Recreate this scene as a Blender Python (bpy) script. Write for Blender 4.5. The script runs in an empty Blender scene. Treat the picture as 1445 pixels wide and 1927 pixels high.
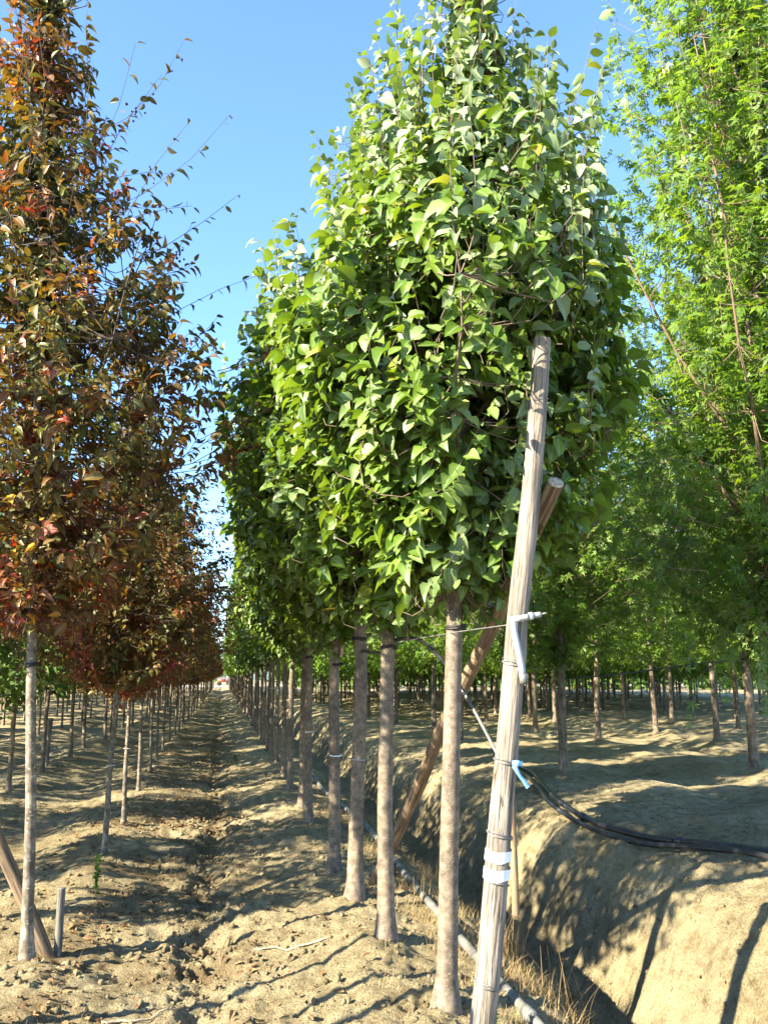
import bpy, math, random
import numpy as np
from mathutils import Matrix, Vector, Euler

# ------------------------------------------------------------------ camera, sky, sun, exposure
S = bpy.context.scene
C = S.collection
PI = math.pi
cam_d = bpy.data.cameras.new("camera")
cam = bpy.data.objects.new("camera", cam_d)
C.objects.link(cam)
cam.location = (0, 0, 1.7)
cam.rotation_euler = (math.radians(90 + 11.03), 0, math.radians(-10.58))
cam_d.sensor_fit = 'HORIZONTAL'
cam_d.sensor_width = 36
cam_d.lens = 39.86
cam_d.clip_start = 0.05
cam_d.clip_end = 3000
S.camera = cam

SUN_EL = 28.0          # elevation of the sun
SUN_TR = 70.0          # the light travels this far from +Y towards +X
W = bpy.data.worlds.new("World")
S.world = W
W.use_nodes = True
wn = W.node_tree.nodes
sky = wn.new("ShaderNodeTexSky")
sky.sky_type = 'NISHITA'
sky.sun_disc = False
sky.sun_elevation = math.radians(SUN_EL)
sky.sun_rotation = math.radians(SUN_TR + 180)
sky.altitude = 0
sky.air_density = 1.0
sky.dust_density = 0.2
sky.ozone_density = 6.0
W.node_tree.links.new(sky.outputs[0], wn["Background"].inputs[0])
wn["Background"].inputs[1].default_value = 0.105

sd = bpy.data.lights.new("sun", 'SUN')
sd.energy = 5.0
sd.angle = math.radians(0.6)
sd.color = (1.0, 0.90, 0.69)
sun = bpy.data.objects.new("sun", sd)
C.objects.link(sun)
a, e = math.radians(SUN_TR), math.radians(SUN_EL)
sun.rotation_euler = Vector((math.sin(a) * math.cos(e), math.cos(a) * math.cos(e), -math.sin(e))).to_track_quat('-Z', 'Y').to_euler()

S.view_settings.view_transform = 'Standard'
S.view_settings.look = 'None'
S.view_settings.gamma = 1.0
S.view_settings.exposure = 2.42

# ------------------------------------------------------------------ helpers
def tag(o, label=None, cat=None, group=None, kind=None):
    if label: o['label'] = label
    if cat: o['category'] = cat
    if group: o['group'] = group
    if kind: o['kind'] = kind
    return o

def mesh(name, V, F, mat, col=None, smooth=False):
    """V (n,3); F list of int arrays (m,3) or (m,4); col (n,3) per-vertex 'tone'"""
    me = bpy.data.meshes.new(name)
    V = np.asarray(V, np.float32)
    F = [np.asarray(f, np.int32) for f in F if len(f)]
    me.vertices.add(len(V)); me.vertices.foreach_set('co', V.ravel())
    idx = np.concatenate([f.ravel() for f in F])
    tot = np.concatenate([np.full(len(f), f.shape[1], np.int32) for f in F])
    st = np.concatenate([[0], np.cumsum(tot)[:-1]]).astype(np.int32)
    me.loops.add(len(idx)); me.loops.foreach_set('vertex_index', idx)
    me.polygons.add(len(tot)); me.polygons.foreach_set('loop_start', st); me.polygons.foreach_set('loop_total', tot)
    if smooth: me.polygons.foreach_set('use_smooth', np.ones(len(tot), bool))
    me.update(calc_edges=True)
    if col is not None:
        at = me.attributes.new('tone', 'FLOAT_COLOR', 'POINT')
        c4 = np.ones((len(V), 4), np.float32); c4[:, :3] = col
        at.data.foreach_set('color', c4.ravel())
    me.materials.append(mat)
    return me

def obj(name, me, parent=None):
    o = bpy.data.objects.new(name, me)
    C.objects.link(o)
    if parent: o.parent = parent
    return o

def thing(name, label, cat, loc=(0, 0, 0), group=None):
    o = bpy.data.objects.new(name, None)
    o.empty_display_size = 0.1
    C.objects.link(o)
    o.location = loc
    return tag(o, label, cat, group)

def norm(v):
    return v / np.maximum(np.linalg.norm(v, axis=-1, keepdims=True), 1e-9)

def tubes(P, R, sides=6, cap=False):
    """P (n,k,3) polylines, R (n,k) radii -> V, [F4, F3]"""
    P = np.asarray(P, float); R = np.asarray(R, float)
    n, k, _ = P.shape
    T = np.gradient(P, axis=1) if k > 1 else np.zeros_like(P)
    T = norm(T)
    ref = np.where(np.abs(norm(P[:, -1] - P[:, 0])[:, 2:3]) > .8, [[1., 0, 0]], [[0, 0, 1.]])[:, None, :]
    A = norm(np.cross(T, ref)); B = np.cross(T, A)
    th = np.arange(sides) * 2 * PI / sides
    V = P[:, :, None, :] + R[:, :, None, None] * (np.cos(th)[None, None, :, None] * A[:, :, None, :] + np.sin(th)[None, None, :, None] * B[:, :, None, :])
    base = (np.arange(n) * k * sides)[:, None, None]
    j = (np.arange(k - 1) * sides)[None, :, None]
    s = np.arange(sides)[None, None, :]; s2 = (s + 1) % sides
    F = np.stack([base + j + s, base + j + sides + s, base + j + sides + s2, base + j + s2], -1).reshape(-1, 4)[:, ::-1]
    V = V.reshape(-1, 3); Fs = [F]
    if cap:
        n0 = len(V)
        ends = np.concatenate([P[:, 0], P[:, -1]])
        V = np.concatenate([V, ends])
        f3 = []
        for i in range(n):
            for q in range(sides):
                q2 = (q + 1) % sides
                f3.append((n0 + i, i * k * sides + q, i * k * sides + q2))
                t = i * k * sides + (k - 1) * sides
                f3.append((n0 + n + i, t + q2, t + q))
        Fs.append(np.array(f3)[:, ::-1])
    return V, Fs

def join(parts):
    V, F, o = [], [], 0
    for v, fs in parts:
        V.append(v)
        for f in fs:
            if len(f): F.append(np.asarray(f) + o)
        o += len(v)
    return np.concatenate(V), F

def smooth_path(pts, n):
    """Catmull-Rom through pts"""
    p = np.asarray(pts, float)
    p = np.concatenate([[2 * p[0] - p[1]], p, [2 * p[-1] - p[-2]]])
    u = np.linspace(0, len(p) - 3 - 1e-6, n)
    i = u.astype(int); t = (u - i)[:, None]
    a, b, c, d = p[i], p[i + 1], p[i + 2], p[i + 3]
    return .5 * (2 * b + (c - a) * t + (2 * a - 5 * b + 4 * c - d) * t * t + (3 * b - a - 3 * c + d) * t ** 3)

_pr = np.random.RandomState(7)
_perm = np.tile(_pr.permutation(512), 4)
_g = _pr.rand(512) * 2 * PI
_gx, _gy = np.cos(_g), np.sin(_g)
def pn(x, y, s=0):
    """2-D gradient noise, about -0.7..0.7"""
    x = np.asarray(x, float) + s * 17.31; y = np.asarray(y, float) + s * 9.77
    xi = np.floor(x).astype(int); yi = np.floor(y).astype(int)
    fx = x - xi; fy = y - yi
    u = fx * fx * fx * (fx * (fx * 6 - 15) + 10); v = fy * fy * fy * (fy * (fy * 6 - 15) + 10)
    def g(ix, iy, dx, dy):
        h = _perm[(_perm[ix & 511] + iy) & 511]
        return _gx[h] * dx + _gy[h] * dy
    a = g(xi, yi, fx, fy); b = g(xi + 1, yi, fx - 1, fy)
    c = g(xi, yi + 1, fx, fy - 1); d = g(xi + 1, yi + 1, fx - 1, fy - 1)
    return (a + u * (b - a)) * (1 - v) + (c + u * (d - c)) * v

# ------------------------------------------------------------------ materials
def newmat(name):
    m = bpy.data.materials.new(name); m.use_nodes = True
    nt = m.node_tree
    return m, nt.nodes, nt.links, nt.nodes["Principled BSDF"]

def ramp(N, stops):
    r = N.new("ShaderNodeValToRGB")
    el = r.color_ramp.elements
    while len(el) < len(stops): el.new(0.5)
    for q, (p, c) in enumerate(stops):
        el[q].position = p; el[q].color = (*c, 1)
    return r

def leafmat(name, stops, under, under_mix=0.8, young=(0.42, 0.47, 0.36), transl=0.35, rough=0.45, tint=(1.25, 1.3, 0.6)):
    m, N, L, P = newmat(name)
    at = N.new("ShaderNodeAttribute"); at.attribute_name = 'tone'
    sp = N.new("ShaderNodeSeparateColor"); L.new(at.outputs['Color'], sp.inputs[0])
    r = ramp(N, stops); L.new(sp.outputs[0], r.inputs[0])
    my = N.new("ShaderNodeMix"); my.data_type = 'RGBA'
    L.new(sp.outputs[1], my.inputs[0]); L.new(r.outputs[0], my.inputs[6]); my.inputs[7].default_value = (*young, 1)
    rv = ramp(N, [(0.80, (0, 0, 0)), (0.94, (0.45, 0.45, 0.45))]); L.new(sp.outputs[2], rv.inputs[0])
    mv = N.new("ShaderNodeMix"); mv.data_type = 'RGBA'
    L.new(rv.outputs[0], mv.inputs[0]); L.new(my.outputs[2], mv.inputs[6]); mv.inputs[7].default_value = (0.34, 0.38, 0.20, 1)
    my = mv
    geo = N.new("ShaderNodeNewGeometry")
    mu = N.new("ShaderNodeMath"); mu.operation = 'MULTIPLY'; mu.inputs[1].default_value = under_mix
    L.new(geo.outputs['Backfacing'], mu.inputs[0])
    mb = N.new("ShaderNodeMix"); mb.data_type = 'RGBA'
    L.new(mu.outputs[0], mb.inputs[0]); L.new(my.outputs[2], mb.inputs[6]); mb.inputs[7].default_value = (*under, 1)
    L.new(mb.outputs[2], P.inputs['Base Color'])
    P.inputs['Roughness'].default_value = rough
    P.inputs['Specular IOR Level'].default_value = 0.35
    tr = N.new("ShaderNodeBsdfTranslucent")
    tm = N.new("ShaderNodeMix"); tm.data_type = 'RGBA'; tm.blend_type = 'MULTIPLY'; tm.inputs[0].default_value = 1
    L.new(r.outputs[0], tm.inputs[6]); tm.inputs[7].default_value = (*tint, 1)
    L.new(tm.outputs[2], tr.inputs[0])
    mx = N.new("ShaderNodeMixShader"); mx.inputs[0].default_value = transl
    L.new(P.outputs[0], mx.inputs[1]); L.new(tr.outputs[0], mx.inputs[2])
    L.new(mx.outputs[0], N["Material Output"].inputs[0])
    return m

def woodmat(name, c1, c2, c3, scale=(14, 14, 1.2), bump=0.4, rough=0.85, spots=None, dist=0.01, cracks=0, scars=False):
    """streaky bark or weathered wood, the grain along local Z"""
    m, N, L, P = newmat(name)
    tc = N.new("ShaderNodeTexCoord")
    mp = N.new("ShaderNodeMapping"); mp.inputs['Scale'].default_value = scale
    oi = N.new("ShaderNodeObjectInfo")
    vm = N.new("ShaderNodeVectorMath"); vm.operation = 'ADD'
    cx = N.new("ShaderNodeCombineXYZ")
    mlt = N.new("ShaderNodeMath"); mlt.operation = 'MULTIPLY'; mlt.inputs[1].default_value = 20
    L.new(oi.outputs['Random'], mlt.inputs[0]); L.new(mlt.outputs[0], cx.inputs[0]); L.new(mlt.outputs[0], cx.inputs[2])
    L.new(tc.outputs['Object'], vm.inputs[0]); L.new(cx.outputs[0], vm.inputs[1])
    L.new(vm.outputs[0], mp.inputs[0])
    n1 = N.new("ShaderNodeTexNoise"); n1.inputs['Scale'].default_value = 3; n1.inputs['Detail'].default_value = 8; n1.inputs['Roughness'].default_value = .65
    L.new(mp.outputs[0], n1.inputs[0])
    r = ramp(N, [(0.38, c1), (0.5, c2), (0.63, c3)]); L.new(n1.outputs[0], r.inputs[0])
    n2 = N.new("ShaderNodeTexNoise"); n2.inputs['Scale'].default_value = 2.2; n2.inputs['Detail'].default_value = 4
    L.new(vm.outputs[0], n2.inputs[0])
    r2 = ramp(N, [(0.35, (0.62, 0.62, 0.62)), (0.65, (1.15, 1.12, 1.08))]); L.new(n2.outputs[0], r2.inputs[0])
    mm = N.new("ShaderNodeMix"); mm.data_type = 'RGBA'; mm.blend_type = 'MULTIPLY'; mm.inputs[0].default_value = 1
    L.new(r.outputs[0], mm.inputs[6]); L.new(r2.outputs[0], mm.inputs[7])
    out = mm.outputs[2]
    if spots:
        mp2 = N.new("ShaderNodeMapping"); mp2.inputs['Scale'].default_value = spots[0]
        L.new(vm.outputs[0], mp2.inputs[0])
        vo = N.new("ShaderNodeTexVoronoi"); vo.inputs['Scale'].default_value = 1
        L.new(mp2.outputs[0], vo.inputs[0])
        r3 = ramp(N, [(spots[2], (1, 1, 1)), (spots[2] + .12, (0, 0, 0))]); L.new(vo.outputs['Distance'], r3.inputs[0])
        m3 = N.new("ShaderNodeMix"); m3.data_type = 'RGBA'
        L.new(r3.outputs[0], m3.inputs[0]); L.new(out, m3.inputs[6]); m3.inputs[7].default_value = (*spots[1], 1)
        out = m3.outputs[2]
    if scars:
        mps = N.new("ShaderNodeMapping"); mps.inputs['Scale'].default_value = (7, 7, 5)
        L.new(vm.outputs[0], mps.inputs[0])
        vs = N.new("ShaderNodeTexVoronoi"); vs.inputs['Scale'].default_value = 1
        L.new(mps.outputs[0], vs.inputs[0])
        rsx_ = ramp(N, [(.07, (1, 1, 1)), (.13, (0, 0, 0))]); L.new(vs.outputs['Distance'], rsx_.inputs[0])
        ms_ = N.new("ShaderNodeMix"); ms_.data_type = 'RGBA'
        L.new(rsx_.outputs[0], ms_.inputs[0]); L.new(out, ms_.inputs[6]); ms_.inputs[7].default_value = (0.055, 0.04, 0.03, 1)
        out = ms_.outputs[2]
    L.new(out, P.inputs['Base Color'])
    P.inputs['Roughness'].default_value = rough
    hgt_out = n1.outputs[0]
    if cracks:
        mpc = N.new("ShaderNodeMapping"); mpc.inputs['Scale'].default_value = (cracks, cracks, .55)
        L.new(vm.outputs[0], mpc.inputs[0])
        nc = N.new("ShaderNodeTexNoise"); nc.inputs['Scale'].default_value = 2; nc.inputs['Detail'].default_value = 3; nc.inputs['Distortion'].default_value = .3
        L.new(mpc.outputs[0], nc.inputs[0])
        rc = ramp(N, [(0.485, (0, 0, 0)), (0.5, (1, 1, 1)), (0.515, (0, 0, 0))]); L.new(nc.outputs[0], rc.inputs[0])
        rb = ramp(N, [(0.5, (0, 0, 0)), (0.6, (1, 1, 1))]); L.new(n2.outputs[0], rb.inputs[0])
        mk = N.new("ShaderNodeMath"); mk.operation = 'MULTIPLY'; L.new(rc.outputs[0], mk.inputs[0]); L.new(rb.outputs[0], mk.inputs[1])
        mc = N.new("ShaderNodeMix"); mc.data_type = 'RGBA'
        L.new(mk.outputs[0], mc.inputs[0]); L.new(out, mc.inputs[6]); mc.inputs[7].default_value = (0.05, 0.035, 0.025, 1)
        L.new(mc.outputs[2], P.inputs['Base Color'])
        sb = N.new("ShaderNodeMath"); sb.operation = 'SUBTRACT'; L.new(n1.outputs[0], sb.inputs[0]); L.new(mk.outputs[0], sb.inputs[1]); hgt_out = sb.outputs[0]
    bp = N.new("ShaderNodeBump"); bp.inputs['Strength'].default_value = bump; bp.inputs['Distance'].default_value = dist
    L.new(hgt_out, bp.inputs['Height']); L.new(bp.outputs[0], P.inputs['Normal'])
    return m

def plain(name, c, rough=0.6, noise=0.25, scale=30, spec=0.4):
    m, N, L, P = newmat(name)
    tc = N.new("ShaderNodeTexCoord")
    n1 = N.new("ShaderNodeTexNoise"); n1.inputs['Scale'].default_value = scale; n1.inputs['Detail'].default_value = 5
    L.new(tc.outputs['Object'], n1.inputs[0])
    lo = tuple(v * (1 - noise) for v in c); hi = tuple(min(1, v * (1 + noise)) for v in c)
    r = ramp(N, [(0.35, lo), (0.65, hi)]); L.new(n1.outputs[0], r.inputs[0])
    L.new(r.outputs[0], P.inputs['Base Color'])
    P.inputs['Roughness'].default_value = rough; P.inputs['Specular IOR Level'].default_value = spec
    return m

M = {}
M['green_leaf'] = leafmat('green_leaf', [(0, (0.048, 0.096, 0.012)), (0.5, (0.094, 0.166, 0.018)), (0.9, (0.148, 0.228, 0.030)), (1.0, (0.32, 0.24, 0.03))],
                          (0.105, 0.185, 0.07), 0.55, (0.40, 0.45, 0.34), 0.32, 0.42, (1.7, 1.5, 0.4))
M['red_leaf'] = leafmat('red_leaf', [(0, (0.055, 0.080, 0.013)), (0.25, (0.105, 0.105, 0.018)), (0.45, (0.150, 0.098, 0.020)), (0.62, (0.160, 0.062, 0.022)), (0.8, (0.19, 0.040, 0.026)), (0.93, (0.30, 0.035, 0.030)), (1.0, (0.48, 0.28, 0.02))],
                        (0.12, 0.08, 0.05), 0.45, (0.28, 0.22, 0.15), 0.32, 0.42, (1.8, 1.15, 0.45))
M['maple_leaf'] = leafmat('maple_leaf', [(0, (0.060, 0.130, 0.014)), (0.5, (0.115, 0.210, 0.022)), (1.0, (0.19, 0.275, 0.030))],
                          (0.26, 0.36, 0.22), 0.45, (0.35, 0.40, 0.25), 0.5, 0.45, (1.6, 1.45, 0.35))
M['lime_leaf'] = leafmat('lime_leaf', [(0, (0.030, 0.075, 0.015)), (0.5, (0.065, 0.130, 0.020)), (1.0, (0.12, 0.18, 0.03))],
                         (0.15, 0.22, 0.09), 0.5, (0.2, 0.26, 0.1), 0.38, 0.5, (1.5, 1.4, 0.5))
M['green_bark'] = woodmat('green_bark', (0.088, 0.065, 0.044), (0.142, 0.107, 0.074), (0.215, 0.168, 0.120), (7, 7, 7), 0.35, 0.7, ((40, 40, 120), (0.34, 0.28, 0.20), 0.09), 0.005, 0, True)
M['red_bark'] = woodmat('red_bark', (0.07, 0.055, 0.040), (0.14, 0.115, 0.085), (0.26, 0.22, 0.17), (7, 7, 5), 0.5, 0.85, ((30, 30, 45), (0.34, 0.30, 0.24), 0.14), 0.008, 0, True)
M['maple_bark'] = woodmat('maple_bark', (0.085, 0.063, 0.045), (0.15, 0.115, 0.083), (0.25, 0.20, 0.15), (9, 9, 2.5), 0.5, 0.9)
M['twig_bark'] = plain('twig_bark', (0.16, 0.11, 0.075), 0.8)
M['red_twig'] = plain('red_twig', (0.055, 0.040, 0.032), 0.8)
M['shoot_bark'] = plain('shoot_bark', (0.125, 0.092, 0.066), 0.8)
M['berry'] = plain('berry', (0.045, 0.012, 0.016), 0.25, 0.5, 40, 0.6)
M['post_wood'] = woodmat('post_wood', (0.085, 0.066, 0.050), (0.215, 0.182, 0.146), (0.345, 0.308, 0.262), (26, 26, 1.1), 1.0, 0.9, None, 0.012, 11)
M['brace_wood'] = woodmat('brace_wood', (0.075, 0.048, 0.03), (0.175, 0.118, 0.068), (0.29, 0.205, 0.125), (22, 22, 1.2), 0.6, 0.85, None, 0.01, 12)
M['cut_wood'] = plain('cut_wood', (0.36, 0.29, 0.20), 0.9, 0.4, 60)
M['grey_stake'] = woodmat('grey_stake', (0.07, 0.065, 0.055), (0.15, 0.14, 0.12), (0.24, 0.23, 0.20), (24, 24, 1.5), 0.5)
M['grey_pipe'] = plain('grey_pipe', (0.13, 0.13, 0.118), 0.55, 0.3, 12)
M['pvc'] = plain('pvc', (0.27, 0.29, 0.30), 0.4, 0.12, 8)
M['black_pipe'] = plain('black_pipe', (0.022, 0.022, 0.024), 0.32, 0.4, 9, 0.5)
M['rubber'] = plain('rubber', (0.018, 0.017, 0.016), 0.6)
M['wire'] = plain('wire', (0.13, 0.125, 0.12), 0.45)
M['white_tape'] = plain('white_tape', (0.78, 0.78, 0.76), 0.5, 0.06, 20)
M['tape_print'] = plain('tape_print', (0.12, 0.12, 0.13), 0.6)
M['blue_tape'] = plain('blue_tape', (0.16, 0.42, 0.72), 0.45, 0.1, 10)
M['dry_grass'] = leafmat('dry_grass', [(0, (0.20, 0.12, 0.05)), (0.5, (0.34, 0.23, 0.10)), (1, (0.46, 0.36, 0.18))], (0.35, 0.26, 0.13), 0.3, (0.1, 0.18, 0.03), 0.3, 0.7, (1, 1, 1))
M['weed'] = leafmat('weed', [(0, (0.06, 0.15, 0.03)), (1, (0.13, 0.26, 0.05))], (0.12, 0.22, 0.06), 0.5, (0.2, 0.3, 0.1), 0.35)
M['dead_leaf'] = leafmat('dead_leaf', [(0, (0.07, 0.04, 0.02)), (0.5, (0.17, 0.085, 0.035)), (0.85, (0.30, 0.17, 0.07)), (1, (0.36, 0.26, 0.14))], (0.24, 0.16, 0.09), 0.5, (0.2, 0.2, 0.1), 0.15, 0.7, (1, 1, 1))

def soilmat(name):
    m, N, L, P = newmat(name)
    geo = N.new("ShaderNodeNewGeometry")
    def noise(sc, det, rough=.6):
        n = N.new("ShaderNodeTexNoise"); n.inputs['Scale'].default_value = sc; n.inputs['Detail'].default_value = det; n.inputs['Roughness'].default_value = rough
        L.new(geo.outputs['Position'], n.inputs[0]); return n
    a_ = noise(0.7, 6); b_ = noise(9, 8, .7); c_ = noise(70, 5, .7)
    r1 = ramp(N, [(0.3, (0.285, 0.235, 0.135)), (0.52, (0.400, 0.338, 0.202)), (0.72, (0.480, 0.420, 0.275))]); L.new(a_.outputs[0], r1.inputs[0])
    r2 = ramp(N, [(0.3, (0.48, 0.44, 0.39)), (0.52, (1, 1, 1)), (0.8, (1.15, 1.13, 1.1))]); L.new(b_.outputs[0], r2.inputs[0])
    r3 = ramp(N, [(0.34, (0.58, 0.55, 0.51)), (0.58, (1.05, 1.05, 1.05))]); L.new(c_.outputs[0], r3.inputs[0])
    m1 = N.new("ShaderNodeMix"); m1.data_type = 'RGBA'; m1.blend_type = 'MULTIPLY'; m1.inputs[0].default_value = 1
    m2 = N.new("ShaderNodeMix"); m2.data_type = 'RGBA'; m2.blend_type = 'MULTIPLY'; m2.inputs[0].default_value = 1
    L.new(r1.outputs[0], m1.inputs[6]); L.new(r2.outputs[0], m1.inputs[7])
    L.new(m1.outputs[2], m2.inputs[6]); L.new(r3.outputs[0], m2.inputs[7])
    L.new(m2.outputs[2], P.inputs['Base Color'])
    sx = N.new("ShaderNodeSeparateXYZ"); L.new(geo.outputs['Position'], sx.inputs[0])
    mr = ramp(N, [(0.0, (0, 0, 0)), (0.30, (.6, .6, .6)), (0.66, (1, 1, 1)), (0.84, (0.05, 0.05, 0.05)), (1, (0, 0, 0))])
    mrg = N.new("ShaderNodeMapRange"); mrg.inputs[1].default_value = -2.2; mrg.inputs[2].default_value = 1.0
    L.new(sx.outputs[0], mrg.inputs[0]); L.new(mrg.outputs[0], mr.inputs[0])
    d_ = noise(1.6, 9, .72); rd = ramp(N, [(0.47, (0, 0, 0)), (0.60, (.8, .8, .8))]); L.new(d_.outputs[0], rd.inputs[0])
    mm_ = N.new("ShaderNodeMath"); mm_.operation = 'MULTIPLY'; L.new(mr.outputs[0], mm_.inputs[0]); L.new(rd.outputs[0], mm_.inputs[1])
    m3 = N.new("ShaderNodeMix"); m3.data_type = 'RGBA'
    L.new(mm_.outputs[0], m3.inputs[0]); L.new(m2.outputs[2], m3.inputs[6]); m3.inputs[7].default_value = (0.17, 0.115, 0.06, 1)  # brown leaf mulch, strengthened to paint deeper shade along the path centre
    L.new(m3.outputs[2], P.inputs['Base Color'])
    P.inputs['Roughness'].default_value = 1.0; P.inputs['Specular IOR Level'].default_value = 0.1
    ad = N.new("ShaderNodeMath"); ad.operation = 'ADD'
    L.new(b_.outputs[0], ad.inputs[0]); L.new(c_.outputs[0], ad.inputs[1])
    bp = N.new("ShaderNodeBump"); bp.inputs['Strength'].default_value = 1.0; bp.inputs['Distance'].default_value = 0.045
    L.new(ad.outputs[0], bp.inputs['Height']); L.new(bp.outputs[0], P.inputs['Normal'])
    return m
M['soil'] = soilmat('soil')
M['road'] = plain('road', (0.62, 0.58, 0.50), 0.9, 0.1, 2)
M['hill'] = plain('hill', (0.10, 0.13, 0.12), 1.0, 0.3, 0.02)

# ------------------------------------------------------------------ terrain
PX = np.array([-60, -9.2, -8.4, -7.5, -6.4, -5.3, -4.2, -3.6, -3.15, -2.6, -2.1, -1.5, -1.12, -0.75, -0.3, -0.14, -0.05, 0.05, 0.2, 0.6, 0.85, 1.08, 1.35, 1.7, 1.95, 2.1, 2.35, 2.65, 3.02, 3.24, 3.42, 3.66, 4.1, 4.6, 5.1, 6.5, 8.1, 9.5, 10.9, 12.4, 13.9, 40, 60])
PZ = np.array([0, -.05, -.08, .03, -.1, .03, -.12, -.02, .04, -.05, -.12, -.03, .02, -.04, -.08, -.12, -.15, -.12, -.07, -.03, .02, .03, -.02, -.08, -.14, -.30, -.84, -.92, -.86, -.44, -.10, .13, .21, .25, .28, .24, .30, .22, .32, .24, .32, .25, .25])
def hgt(x, y):
    x = np.asarray(x, float); y = np.asarray(y, float)
    near = np.exp(-np.maximum(y - 10, 0) / 25)
    wx = x + 0.10 * pn(y * .7, x * .3, 1) + 0.05 * pn(y * 2.1, x, 2)
    z = np.interp(wx, PX, PZ)
    z = (z + np.interp(wx - .08, PX, PZ) + np.interp(wx + .08, PX, PZ)) / 3
    big = np.clip((x - 4.6) / 2, 0, 1)
    left = np.clip((-1.6 - x) / 1.0, 0, 1)
    z = z + (0.05 + 0.07 * big + 0.09 * left) * pn(x * .55, y * .55, 3)
    z = z + (0.055 + .085 * big) * pn(x * 1.3, y * 1.5, 4)
    z = z + 0.055 * pn(x * .9 + .3 * y, y * 2.1, 13)
    z = z + 0.036 * pn(x * 3.1, y * 3.6, 5)
    rid = 1 - 2 * np.abs(pn(x * 6, y * 6, 6))
    rough = np.clip(.75 + 1.4 * np.exp(-((x + .05) / .28) ** 2) + .5 * pn(x * .9, y * .9, 8) + .5 * np.exp(-((x - 1.1) / .4) ** 2), .2, 1.8)
    z = z + rough * near * (0.018 * rid + 0.022 * pn(x * 9, y * 9, 7) + 0.018 * pn(x * 19, y * 19, 9) + 0.012 * pn(x * 33, y * 33, 10))
    z = z - np.exp(-((wx + .05 + .06 * pn(y * 1.7, y * 0, 19)) / .12) ** 2) * np.clip(.02 + .15 * pn(y * .8, x * .4, 17) + .06 * pn(y * 3, x * 3, 18), 0, .09)
    # tyre-track cleats across the path
    tr = np.exp(-((np.abs(x + .1) - .5) / .25) ** 2)
    z = z + tr * .012 * np.sin(y * 2 * PI / .33 + 2 * pn(x * 2, y * .6, 11))
    # wash gullies on the far ditch bank
    bk = np.clip((x - 3.0) / .4, 0, 1) * np.clip((4.4 - x) / .8, 0, 1)
    z = z + bk * (.045 * pn(y * 2.6 + x * .8, x * .8, 12) + .03 * pn(y * 7, x * 2.5, 14) + .026 * pn(x * 12, y * 12, 15) + .016 * pn(x * 25, y * 25, 16))
    return z
def gz(x, y): return float(hgt(np.array([x]), np.array([y]))[0])

def grow(start, step, f, end):
    o = [start]
    while o[-1] < end:
        o.append(o[-1] + step); step *= f
    return o
xs = np.arange(-3.6, 5.2, .021)
xr = np.array(grow(5.2, .022, 1.03, 420)); xl = -np.array(grow(3.622, .022, 1.03, 420))[::-1]
xs = np.concatenate([xl, xs, xr])
ys = [-12.0]
while ys[-1] < 3.3: ys.append(ys[-1] + .15)
while ys[-1] < 600: ys.append(ys[-1] + max(.017, .0047 * ys[-1]))
ys = np.array(ys)
X, Y = np.meshgrid(xs, ys)
Z = hgt(X, Y)
Z = np.where(Y > 150, Z * np.exp(-(Y - 150) / 10), Z)
nx, ny = len(xs), len(ys)
ii = (np.arange(ny - 1)[:, None] * nx + np.arange(nx - 1)[None, :]).ravel()
F = np.stack([ii, ii + 1, ii + nx + 1, ii + nx], 1)
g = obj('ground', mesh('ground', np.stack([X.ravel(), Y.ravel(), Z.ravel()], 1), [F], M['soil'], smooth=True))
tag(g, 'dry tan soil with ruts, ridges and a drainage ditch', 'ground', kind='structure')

v = np.array([(-200, 162, .06), (200, 162, .06), (200, 186, .06), (-200, 186, .06)], float)
tag(obj('road', mesh('road', v, [np.array([[0, 1, 2, 3]])], M['road'])), 'pale dirt road crossing beyond the end of the rows', 'road', kind='structure')

# far hills
hx = np.linspace(-500, 900, 120)
top = 28 + 22 * pn(hx / 160, hx * 0 + .5, 20) + 6 * pn(hx / 40, hx * 0 + .2, 21)
rows = []
for t, yy in ((0, 700), (.55, 760), (.9, 840), (1, 950), (.4, 1150), (0, 1300)):
    rows.append(np.stack([hx, np.full_like(hx, yy) + 20 * pn(hx / 50, hx * 0 + t, 22), top * t - 1], 1))
V = np.concatenate(rows); n = len(hx)
ii = (np.arange(5)[:, None] * n + np.arange(n - 1)[None, :]).ravel()
tag(obj('hill', mesh('hill', V, [np.stack([ii, ii + 1, ii + n + 1, ii + n], 1)], M['hill'], smooth=True)), 'low wooded hill far behind the nursery rows', 'hill', kind='structure')

# ------------------------------------------------------------------ leaf templates (x side, y along, z up)
def ovate(w=.70, at=.38, fold=.18, droop=.20, pet=.18):
    ts = np.array([0, .22, .5, .8, 1.0]); ws = np.array([0, .42, .5, .27, 0]) * w
    def zc(t): return -droop * t * t
    V = [(0, -pet, 0.02), (0, 0, 0)]
    for t, q in zip(ts[1:4], ws[1:4]):
        V += [(-q, t, zc(t) + fold * q * 2), (0, t, zc(t)), (q, t, zc(t) + fold * q * 2)]
    V.append((0, 1, zc(1) - .03))
    V = np.array(V)
    q4 = [(2, 3, 6, 5), (3, 4, 7, 6), (5, 6, 9, 8), (6, 7, 10, 9)]
    t3 = [(1, 3, 2), (1, 4, 3), (8, 9, 11), (9, 10, 11)]
    return V, [np.array([f[::1] for f in q4]), np.array(t3)], np.array([0, 1, 0, 1, 0, 0, 1, 0, 0, 1, 0, .6])
def ovate_lo(w=.62, fold=.18):
    V = np.array([(0, 0, 0), (-w / 2, .42, .12 * fold * 3), (0, 1, -.15), (w / 2, .42, .12 * fold * 3)])
    return V, [np.array([(0, 2, 1), (0, 3, 2)])]
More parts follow.
